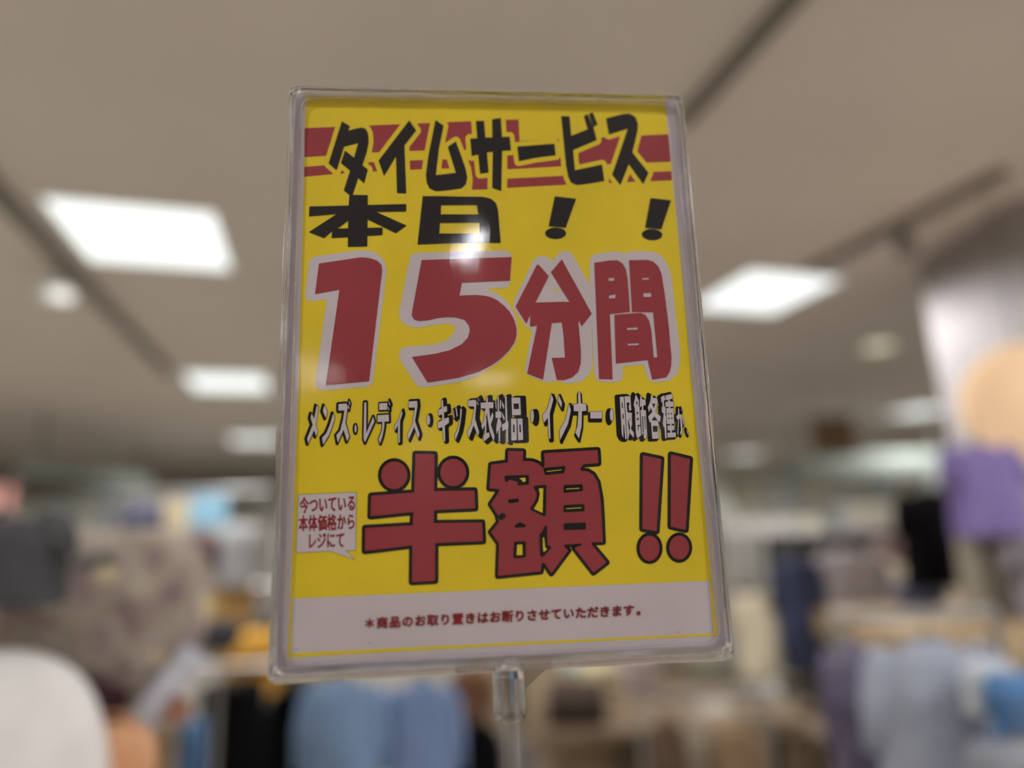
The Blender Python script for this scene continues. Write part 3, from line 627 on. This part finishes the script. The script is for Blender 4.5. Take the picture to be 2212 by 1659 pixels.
# --- ceiling rails
def rail(p, q, label, w=.05, dz=.045, m=None):
    a, b_ = Wc(*p), Wc(*q); d = (b_-a); ln = d.length; ang = math.atan2(d.y, d.x)
    t = thing('lighting_rail', label, 'lighting rail', ((a.x+b_.x)/2, (a.y+b_.y)/2, CEIL), ang)
    obj('channel', box(-ln/2, ln/2, -w/2, w/2, -dz, 0, bev=.004), m or M_rail, t)
    obj('conductor', box(-ln/2+.02, ln/2-.02, -w*.15, w*.15, -dz-.003, -dz+.002), M_rail2, t)
    return t
M_rail = mat('rail_grey', (112, 106, 98), .6); M_rail2 = mat('rail_dark', (80, 76, 72), .6)
rail((-60, 345), (365, 800), 'grey lighting rail crossing the ceiling at upper left', .055)
rail((1745, -60), (1470, 255), 'grey lighting rail running diagonally above the sign at upper right', .04)
rail((1740, 580), (2170, 360), 'short grey lighting rail at right carrying a spotlight', .045)
def spot(px, py, z, label, rgb, r_=.05, emit=0):
    p = Wc(px, py, z); t = thing('spotlight', label, 'spotlight', (p.x, p.y, CEIL))
    hh = CEIL - z
    m = mat('spot_'+str(px), rgb, .5) if not emit else emis('spot_glow', lin(rgb), emit)
    obj('stem', tube([(0, 0, -hh+.02), (0, 0, 0)], .01, 8), M_rail, t)
    obj('head', tube([(0, 0, -hh-.07), (0, -.01, -hh-.03), (0, 0, -hh+.04)], [r_*1.0, r_*1.05, r_*.55], 18), m, t, smooth=True)
    return t
spot(125, 622, CEIL-.10, 'pale round spotlight below the rail at far left', (205, 205, 200), .075)
spot(1952, 520, CEIL-.09, 'grey spotlight hanging from the short rail at right', (108, 102, 94), .045)
q = Wc(1897, 745)
dl_ = thing('downlight', 'small round warm ceiling downlight between panel and pillar at right', 'downlight', (q.x, q.y, CEIL))
obj('lens', tube([(0, 0, -.02), (0, 0, 0)], .11, 24), emis('downlight_glow', lin((200, 192, 165)), 1.1), dl_)
obj('ring', tube([(0, 0, -.012), (0, 0, 0)], .13, 24), M_white, dl_)
# --- pillar, bulkhead and poster board at right
M_pil = mat('pillar_paint', (150, 142, 142), .7, gain=1.05, var=.04)
pa = W(2042, 900, 3.3)
struct('trim_1', box(pa.x, pa.x+.8, 2.6, 3.3, 0, CEIL), M_pil, 'square mauve grey pillar at the right edge')
ba = W(2022, 560, 3.5)
struct('trim_2', box(ba.x, ba.x+1.2, 2.35, 3.5, W(2100, 600, 2.35).z, W(2100, 500, 2.35).z), mat('bulkhead', (112, 99, 90), .8, gain=1.7), 'darker box beam wrapping the top of the pillar')
M_lan = emis('lantern_glow', lin((234, 196, 155)), .74); M_lan.node_tree.nodes['Principled BSDF'].inputs['Specular IOR Level'].default_value = 0; M_lan.node_tree.nodes['Principled BSDF'].inputs['Base Color'].default_value = (.35, .25, .16, 1)
g = W(2222, 872, 2.5)
lt = thing('paper_lantern', 'glowing peach round lantern in front of the pillar at right edge', 'lantern', (g.x, g.y, CEIL))
gr = 128/F*2.5
obj('shade', transform_local(blob_mesh(2*gr, 2.1*gr, 2*gr, .003, 3, p=1), g.z-CEIL), M_lan, lt, smooth=True)
obj('cord', tube([(0, 0, g.z-CEIL+gr), (0, 0, 0)], .004, 6), M_hang, lt)
# brown hanging sign
hs = W(1800, 940, 6.5); hw_ = 46/F*6.5
t = thing('hanging_sign', 'brown square sign hanging from the ceiling between the right light panels', 'sign', (hs.x, hs.y, CEIL))
obj('board', box(-hw_, hw_, -.02, .02, hs.z-CEIL-hw_, hs.z-CEIL+hw_*.9, bev=.005), mat('brown_board', (108, 86, 66), .7), t)
for sg in (-1, 1): obj('wire', tube([(sg*hw_*.8, 0, hs.z-CEIL+hw_*.85), (sg*hw_*.8, 0, 0)], .004, 6), M_hang, t)

# --- big patterned bag, lower left
def patt():
    m = mat('patterned_fabric', (112, 102, 95), .95); nt = m.node_tree; p = nt.nodes['Principled BSDF']
    tc = nt.nodes.new('ShaderNodeTexCoord'); v = nt.nodes.new('ShaderNodeTexNoise'); v.inputs['Scale'].default_value = 11; v.inputs['Detail'].default_value = 1.5
    rp = nt.nodes.new('ShaderNodeValToRGB'); e = rp.color_ramp; c = [(.34, (84, 66, 72)), (.43, (112, 102, 92)), (.5, (126, 116, 106)), (.58, (104, 90, 94)), (.66, (152, 140, 112))]
    while len(e.elements) < 5: e.elements.new(.5)
    for el, (ps, cc) in zip(e.elements, c): el.position = ps; el.color = [q_*1.9 for q_ in lin(cc)] + [1]
    nt.links.new(tc.outputs['Object'], v.inputs['Vector']); nt.links.new(v.outputs['Fac'], rp.inputs[0]); nt.links.new(rp.outputs[0], p.inputs['Base Color']); return m
d = 1.25
c = W(200, 1372, d); k = d/F
bag = thing('fabric_bag', 'big round patterned grey brown fabric bag with a dark maroon base, lower left', 'bag', (c.x, c.y, c.z-.2))
obj('body', transform_local(blob_mesh(450*k, 430*k, .26, .02, 5, p=.68, squash=.28), .2), patt(), bag, smooth=True)
cc = W(214, 1512, d)
obj('base', transform_local(blob_mesh(270*k, 170*k, .27, .03, 8, p=.75, squash=.5), cc.z-(c.z-.2)), mat('maroon_cloth', (58, 26, 38), .9, gain=1.0), bag, 'dark maroon gathered base', smooth=True)
obj('strap', tube([(-.1, -.06, .30), (-.09, -.12, .34), (0, -.14, .33), (.09, -.12, .34), (.1, -.06, .30)], .009, 8), mat('strap_grey', (90, 86, 84), .8), bag)
c = W(215, 1600, 1.4); 
table('display_stand', 'low wooden stand under the patterned bag, lower left', c.x-.4, c.x+.04, 1.1, 1.7, W(215, 1640, 1.25).z-.02, M_wood, 'stand')
garment('dark_jacket', 'dark charcoal jacket behind the patterned bag at the left edge', 'jacket', -140, 1120, 150, 1310, 1.0, (66, 65, 68), 'coat')
q = W(-50, 1770, 1.05)
ws = thing('white_jumper', 'rounded white folded jumper heaped in the lower left corner', 'jumper', q)
obj('body', blob_mesh(500/F*1.05, 620/F*1.05, .2, .012, 9, p=.8), cloth((196, 192, 190), .05), ws, smooth=True)
# tan leather handbag
c = W(245, 1650, 1.1)
hb_ = thing('tan_handbag', 'smooth tan leather handbag at the bottom edge, right of the white shirt', 'handbag', (c.x, c.y, c.z-.04))
obj('body', transform_local(blob_mesh(170/F*1.1, 150/F*1.1, .06, .004, 4, p=.6), .04), mat('tan_leather', (180, 132, 95), .5), hb_, smooth=True)
obj('handle', tube([(-.03, 0, .085), (-.02, 0, .11), (.02, 0, .11), (.03, 0, .085)], .004, 8), mat('tan_leather', (160, 112, 80), .5), hb_)
# white rolled cloth, leaning
a, b_ = W(275, 1600, 1.15), W(425, 1405, 1.2)
rc = thing('rolled_towel', 'pale white rolled cloth leaning up right of the patterned bag', 'towel', a)
v = b_ - a
obj('roll', tube([(0, 0, 0), v*.02, v*.98, v], [.018, .026, .024, .016], 16), cloth((158, 158, 165), .08), rc, smooth=True)
obj('band', tube([v*.55+Vector((.03, -.004, -.012)), v*.3+Vector((.04, -.004, -.012))], .017, 12), mat('rust_band', (125, 82, 66), .7), rc)
# --- left middle and bottom goods
garment('navy_blouse', 'grey navy top hanging above the patterned bag', 'top', 268, 1085, 352, 1215, 2.87, (82, 82, 98), 'shirt')
card('price_card', 'cream price card between the navy top and the light blue card', 'card', 352, 1080, 405, 1158, 2.9, (192, 176, 146))
card('price_card', 'light blue price card left of the sign', 'card', 412, 1068, 490, 1138, 3.2, (118, 156, 176))
card('price_card', 'salmon pink card at the left edge of the picture', 'card', -30, 1050, 24, 1112, 3.2, (185, 130, 120))
garment('maroon_blouse', 'dull maroon top hanging below the light blue card', 'top', 392, 1155, 475, 1275, 2.85, (88, 66, 66), 'shirt')
garment('grey_blouse', 'pale grey top right of the maroon top, next to the sign', 'top', 468, 1130, 560, 1270, 2.95, (150, 150, 150), 'shirt')
garment('tan_blouse', 'tan orange top below the pale grey top beside the sign', 'top', 448, 1250, 552, 1360, 3.0, (158, 126, 78), 'shirt')
garment('mustard_blouse', 'mustard yellow top near the lower left corner of the sign', 'top', 480, 1362, 615, 1500, 2.6, (190, 142, 62), 'shirt')
garment('grey_cardigan', 'dark taupe cardigan hanging left of the sign bottom', 'cardigan', 500, 1330, 690, 1480, 3.04, (92, 82, 66), 'shirt')
q = W(472, 1372, 2.2)
cap = thing('baseball_cap', 'black cap between the patterned bag and the mustard top', 'cap', q)
obj('crown', blob_mesh(95/F*2.2, 62/F*2.2, .12, .01, 2, p=.7), mat('black_cloth', (46, 44, 48), .9), cap, smooth=True)
obj('stand_pole', tube([(0, .02, -q.z), (0, .02, -.02)], .008, 8), M_metal, cap); obj('stand_foot', tube([(0, .02, -q.z), (0, .02, -q.z+.01)], .1, 20), M_metal, cap)
obj('brim', tube([(-.05, -.03, -.03), (.06, -.05, -.035)], .012, 8), mat('black_cloth', (46, 44, 48), .9), cap)
garment('black_trousers', 'black trousers hanging under the mustard top', 'trousers', 430, 1478, 580, 1900, 2.4, (7, 7, 9), 'trousers', var=.05)
garment('black_trousers', 'second black trousers, just left of the pale blue shirt', 'trousers', 575, 1485, 705, 1900, 2.7, (8, 8, 10), 'trousers', var=.05)
garment('denim_jeans', 'dull blue jeans at the bottom edge left of the black trousers', 'jeans', 372, 1560, 448, 1900, 1.9, (72, 98, 130), 'trousers')
garment('blue_shirt', 'pale blue shirt hanging under the left half of the sign', 'shirt', 655, 1466, 830, 1900, 1.9, (102, 122, 150), 'coat', var=.06)
garment('blue_shirt', 'second pale blue shirt, hanging right of the first under the sign', 'shirt', 832, 1470, 990, 1900, 1.95, (100, 116, 148), 'coat', var=.06)
garment('brown_blouse', 'rust brown top right of the pale blue shirts', 'top', 972, 1440, 1058, 1590, 2.2, (104, 74, 54), 'shirt')
garment('black_skirt', 'black skirt below the rust brown top', 'skirt', 985, 1560, 1085, 1900, 2.1, (9, 8, 9), 'side', var=.05)
garment('mauve_blouse', 'dim mauve grey top behind the socket of the sign', 'top', 1050, 1580, 1150, 1900, 2.5, (104, 97, 98), 'side')
# --- lower right of sign: wooden shelving with goods
def shelf_unit(label, x0, x1, y0, y1, z, n, m, back=False):
    t = thing('shelf_unit', label, 'shelf', ((x0+x1)/2, (y0+y1)/2, 0)); a, b2 = (x1-x0)/2, (y1-y0)/2
    for sg in (-1, 1): obj('side_panel', box(sg*a-.012, sg*a+.012, -b2, b2, 0, z), m, t)
    for i in range(n): zz = .08 + (z-.1)*i/(n-1); obj('shelf_board', box(-a+.012, a-.012, -b2, b2, zz, zz+.022), m, t)
    obj('back_board', box(-a+.012, a-.012, b2-.01, b2, .08, z), m, t)
    return t
s0, s1 = W(1150, 1520, 3.0), W(1480, 1520, 3.0)
table('display_table', 'brown wooden table at the bottom, just right of the sign socket', s0.x, s1.x+.3, 2.5, 3.7, W(1300, 1560, 2.6).z, M_wood)
zt = W(1300, 1560, 2.6).z
cw0, cw1 = s0.x+.02, s1.x+.24
cab = thing('storage_cabinet', 'brown wooden storage cabinet under the table right of the sign socket', 'cabinet', ((cw0+cw1)/2, 3.1, 0))
ha = (cw1-cw0)/2
obj('carcass', box(-ha, ha, -.3, .3, 0, zt-.07, bev=.004), mat('brown_laminate', (104, 88, 70), .6, var=.25, scale=6), cab)
for k_ in range(3):
    xa_ = -ha + k_*2*ha/3
    dr_ = obj('door', box(xa_+.006, xa_+2*ha/3-.006, -.318, -.302, .04, zt-.1, bev=.003), mat('brown_door', ((118, 100, 78), (92, 76, 60), (126, 112, 92))[k_], .6, var=.2, scale=6), cab)
    obj('handle', tube([(xa_+.05, -.33, .35), (xa_+.05, -.33, .5)], .006, 8), M_metal, dr_)
def folded(label, px, d, w, dep_, h, rgb, n=3, z=None, group=None):
    x = W(px, 1400, d).x
    t = thing('folded_stack', label, 'folded clothes', (x, d, z), random.uniform(-.1, .1), group)
    for i in range(n):
        obj('folded_garment', box(-w/2, w/2, -dep_/2, dep_/2, i*h/n+.001, (i+1)*h/n-.002, bev=h/n*.35), cloth(rgb, .12), t, smooth=True)
    return t
folded('cream folded stack on the brown table, middle', 1300, 3.2, .20, .2, .09, (180, 168, 138), 3, zt)
folded('dark brown folded stack on the brown table, front left', 1238, 2.7, .22, .3, .10, (58, 48, 42), 2, zt)
folded('pinkish grey folded stack on the brown table, right', 1375, 3.1, .16, .2, .16, (158, 145, 143), 4, zt)
card('price_card', 'pale teal card under the bottom frame of the sign', 'card', 1215, 1425, 1290, 1490, 3.5, (165, 190, 188), holder_to=zt)
garment('charcoal_blouse', 'charcoal top under the right part of the sign bottom', 'top', 1405, 1425, 1500, 1500, 3.4, (62, 62, 56), 'shirt')
garment('olive_grey_blouse', 'olive grey top under the right bottom corner of the sign', 'top', 1495, 1420, 1610, 1560, 3.2, (112, 112, 100), 'shirt')
garment('brown_skirt', 'dark brown skirt at the bottom edge, right of the table stacks', 'skirt', 1398, 1545, 1478, 1900, 2.3, (84, 68, 56), 'side')
garment('pale_scarf', 'narrow pale scarf at the bottom edge beside the dark brown skirt', 'scarf', 1474, 1530, 1526, 1900, 2.35, (150, 140, 126), 'side', var=.08)
garment('tan_skirt', 'tan brown skirt at the bottom edge right of the pale scarf', 'skirt', 1526, 1560, 1650, 1900, 2.3, (118, 98, 78), 'side')
rackpx('steel clothes rack with the brown skirts at the bottom edge', 1390, 1660, 1545, 2.33)
shelf_unit('low brown wooden shelf unit right of the table', s1.x+.33, W(1830, 1600, 2.6).x, 2.5, 3.0, W(1600, 1575, 2.6).z, 3, M_wood)
folded('pale folded stack on the low shelf unit', 1530, 2.75, .14, .2, .05, (160, 152, 140), 2, W(1600, 1575, 2.6).z)
# --- right side goods
garment('cream_cardigan', 'cream cardigan right of the sign corner', 'cardigan', 1580, 1280, 1698, 1465, 2.6, (182, 172, 150), 'coat', var=.06)
garment('navy_coat', 'dark navy coat above the cream cardigan', 'coat', 1662, 1205, 1765, 1450, 2.55, (52, 56, 76), 'coat')
garment('black_vest', 'black vest right of the navy coat', 'vest', 1738, 1180, 1800, 1380, 3.2, (48, 46, 46), 'side')
garment('olive_trousers', 'dark olive trousers right of the cream cardigan', 'trousers', 1700, 1345, 1800, 1470, 2.9, (78, 70, 52), 'trousers')
garment('mauve_tee', 'pale mauve grey tee under the dark shelf', 'tee', 1752, 1190, 1905, 1355, 2.7, (152, 144, 145), 'shirt', var=.06)
garment('rust_blouse', 'dull rose top at the end of the dark shelf', 'top', 1875, 1165, 1945, 1245, 3.2, (128, 108, 106), 'shirt')
garment('beige_blouse', 'beige blouse between the mauve tee and the black coat', 'blouse', 1905, 1215, 2070, 1350, 2.9, (158, 148, 132), 'shirt', var=.06)
garment('blue_grey_blouse', 'small blue grey top over the beige blouse', 'top', 1930, 1260, 2035, 1325, 2.5, (98, 104, 130), 'shirt')
garment('black_coat', 'black coat left of the purple top', 'coat', 1930, 1060, 2070, 1270, 2.4, (12, 11, 13), 'coat', var=.05)
garment('purple_blouse', 'purple top hanging on the pillar below the lantern', 'top', 2030, 962, 2190, 1162, 2.1, (108, 94, 138), 'coat', var=.08)
garment('stone_trousers', 'stone beige trousers below the purple top', 'trousers', 2060, 1145, 2175, 1345, 2.2, (142, 136, 124), 'trousers', var=.06)
garment('grey_blouse', 'mauve grey top at the right edge below the purple top', 'top', 2150, 1120, 2320, 1345, 2.1, (118, 112, 118), 'shirt')
tz = W(2030, 1335, 2.2).z
table('display_table', 'light oak display table at the right edge, with blue grey clothes in front', W(1850, 1340, 2.2).x, W(2350, 1340, 2.2).x, 1.95, 2.6, tz, mat('light_oak', (150, 128, 98), .45, var=.15, scale=4), th=.09)
garment('slate_dress', 'muted violet dress hanging left of the blue grey coat, lower right', 'dress', 1765, 1385, 1905, 1900, 1.75, (94, 88, 106), 'coat')
garment('blue_grey_coat', 'pale blue grey coat in front of the oak table, lower right', 'coat', 1860, 1385, 2150, 1900, 1.6, (134, 138, 150), 'coat', var=.08)
garment('white_camisole', 'off-white camisole right of the blue grey coat', 'camisole', 2075, 1425, 2185, 1540, 1.5, (165, 168, 172), 'side', var=.05)
garment('denim_jacket', 'blue denim jacket at the lower right edge', 'jacket', 2130, 1455, 2330, 1620, 1.45, (76, 108, 146), 'coat')
garment('grey_knit', 'grey knit at the lower right corner below the denim jacket', 'sweater', 2080, 1600, 2330, 1900, 1.4, (116, 118, 124), 'coat')
rackpx('steel clothes rack with the pale blue shirts under the sign', 690, 1098, 1465, 1.93)
rackpx('steel clothes rack with the black trousers, bottom left', 360, 720, 1480, 2.5)
rackpx('steel clothes rack with the violet and blue grey coats, lower right', 1815, 2170, 1385, 1.72)
rackpx('steel clothes rack with the navy, maroon and grey blouses left of the sign', 240, 580, 1095, 2.9)
rackpx('steel clothes rack with the tan and mustard blouses', 300, 700, 1300, 3.05)
rackpx('steel clothes rack under the right part of the sign', 1380, 1640, 1420, 3.3)
rackpx('steel clothes rack with navy coat and mauve tee at right', 1570, 1960, 1180, 3.0)
# dark shelf at right
a, b2 = W(1690, 1170, 4.2), W(1990, 1170, 4.2)
shelf_unit('black shelf unit right of the sign at mid height', a.x, b2.x, 4.0, 4.5, W(1840, 1148, 4.2).z, 4, mat('black_shelf', (44, 43, 45), .5))
# --- far rows of hanging clothes, each garment its own thing
pale = [(168, 170, 160), (158, 162, 156), (176, 176, 170), (150, 158, 164), (170, 166, 148), (140, 150, 160), (180, 180, 176)]
mixd = [(140, 136, 128), (112, 108, 104), (150, 148, 142), (96, 98, 104), (158, 146, 120), (120, 112, 110), (165, 160, 150)]
def cword(c):
    r_, g_, b3 = c; l_ = sum(c)/3
    n_ = 'pale' if l_ > 145 else 'mid' if l_ > 115 else 'dark'
    return n_ + (' blue grey' if b3 > r_ else ' beige' if r_-b3 > 14 else ' grey')
cw = {}
def far_row(rl, gl, grp, xa, xb, pt, pb_, d, n, cols, cat='shirt'):
    a, b2 = W(xa, pt, d), W(xb, pt, d); zr = (a.z+b2.z)/2
    rack(rl, a.x-.05, b2.x+.05, d, zr+.05)
    hgt_ = zr - W((xa+xb)/2, pb_, d).z; wd_ = abs(b2.x-a.x)/n
    ms = []
    for i in range(n):
        x = a.x + (b2.x-a.x)*(i+.5)/n
        cl = cols[random.randrange(len(cols))]; cw[cl] = cword(cl)
        t = thing('hanging_shirt', cw[cl] + ' shirt, ' + ORD[i] + ' from the left in the ' + gl, cat, (x, d, zr), random.uniform(-.3, .3), grp)
        if not ms or random.random() < .25: ms.append(obj('body', shirt_mesh(wd_*1.05, hgt_*random.uniform(.85, 1.05), .3, wd_*.05, i, taper=-.1), None, t, smooth=True).data); o = None
        else:
            o = bpy.data.objects.new('body', ms[-1].copy()); COL.objects.link(o); o.parent = t
        me = ms[-1] if o is None else o.data
        me.materials.clear(); me.materials.append(cloth(cl, .1))
        obj('hanger', tube([(0, 0, -.004), (0, 0, .045)], .004, 5), M_hang, t)
far_row('clothes rack with pale shirts, right of the sign far back', 'far row right of the sign', 'pale shirts far right', 1590, 1990, 1030, 1160, 7.0, 16, pale)
far_row('clothes rack with mixed shirts, close right of the sign', 'near row right of the sign', 'muted shirts right of the sign', 1560, 1760, 1120, 1290, 4.6, 10, mixd)
far_row('clothes rack with pale shirts, far back left', 'far row at left', 'pale shirts far left', 40, 420, 1065, 1180, 7.5, 14, pale)
far_row('clothes rack with mixed shirts left of the sign', 'row just left of the sign', 'muted shirts left of the sign', 420, 700, 1130, 1420, 4.4, 12, mixd)
far_row('clothes rack with mixed shirts, low behind the sign pole', 'low row behind the sign', 'muted shirts low behind the sign', 1040, 1560, 1400, 1600, 4.6, 14, [(128, 112, 92), (120, 106, 88), (142, 130, 112), (100, 88, 74)])
far_row('clothes rack with pale shirts behind the oak table', 'row behind the oak table', 'pale shirts behind the oak table', 1800, 2070, 1085, 1330, 5.2, 12, [(150, 150, 142), (140, 142, 140), (158, 150, 136)])
# far fascia boards
def fascia(label, pts, h, m, d_th=.1):
    (xa, ya, da), (xb, yb, db) = pts
    a, b2 = W(xa, ya, da), W(xb, yb, db); v = b2-a; ln = math.hypot(v.x, v.y)
    t = thing('fascia_board', label, 'fascia', (a.x, a.y, CEIL), math.atan2(v.y, v.x))
    z1 = min(a.z, CEIL-.01)-CEIL
    obj('board', box(0, ln, 0, d_th, z1-h, z1, bev=.005), m, t)
    for f in (.1, .9): obj('bracket', box(ln*f-.01, ln*f+.01, .03, .05, z1, 0), M_hang, t)
M_fas = mat('fascia_white', (150, 156, 148), .9, gain=.75)
fascia('pale grey fascia board along the far left clothes row', [(60, 975, 6.0), (330, 1040, 9.0)], .20, M_fas)
fascia('pale grey fascia board far behind, right of the sign', [(1690, 985, 9.0), (2060, 965, 9.0)], .5, M_fas)
fascia('second pale fascia board lower and nearer the sign on the right', [(1575, 1030, 9.5), (1800, 1010, 9.5)], .42, M_fas)
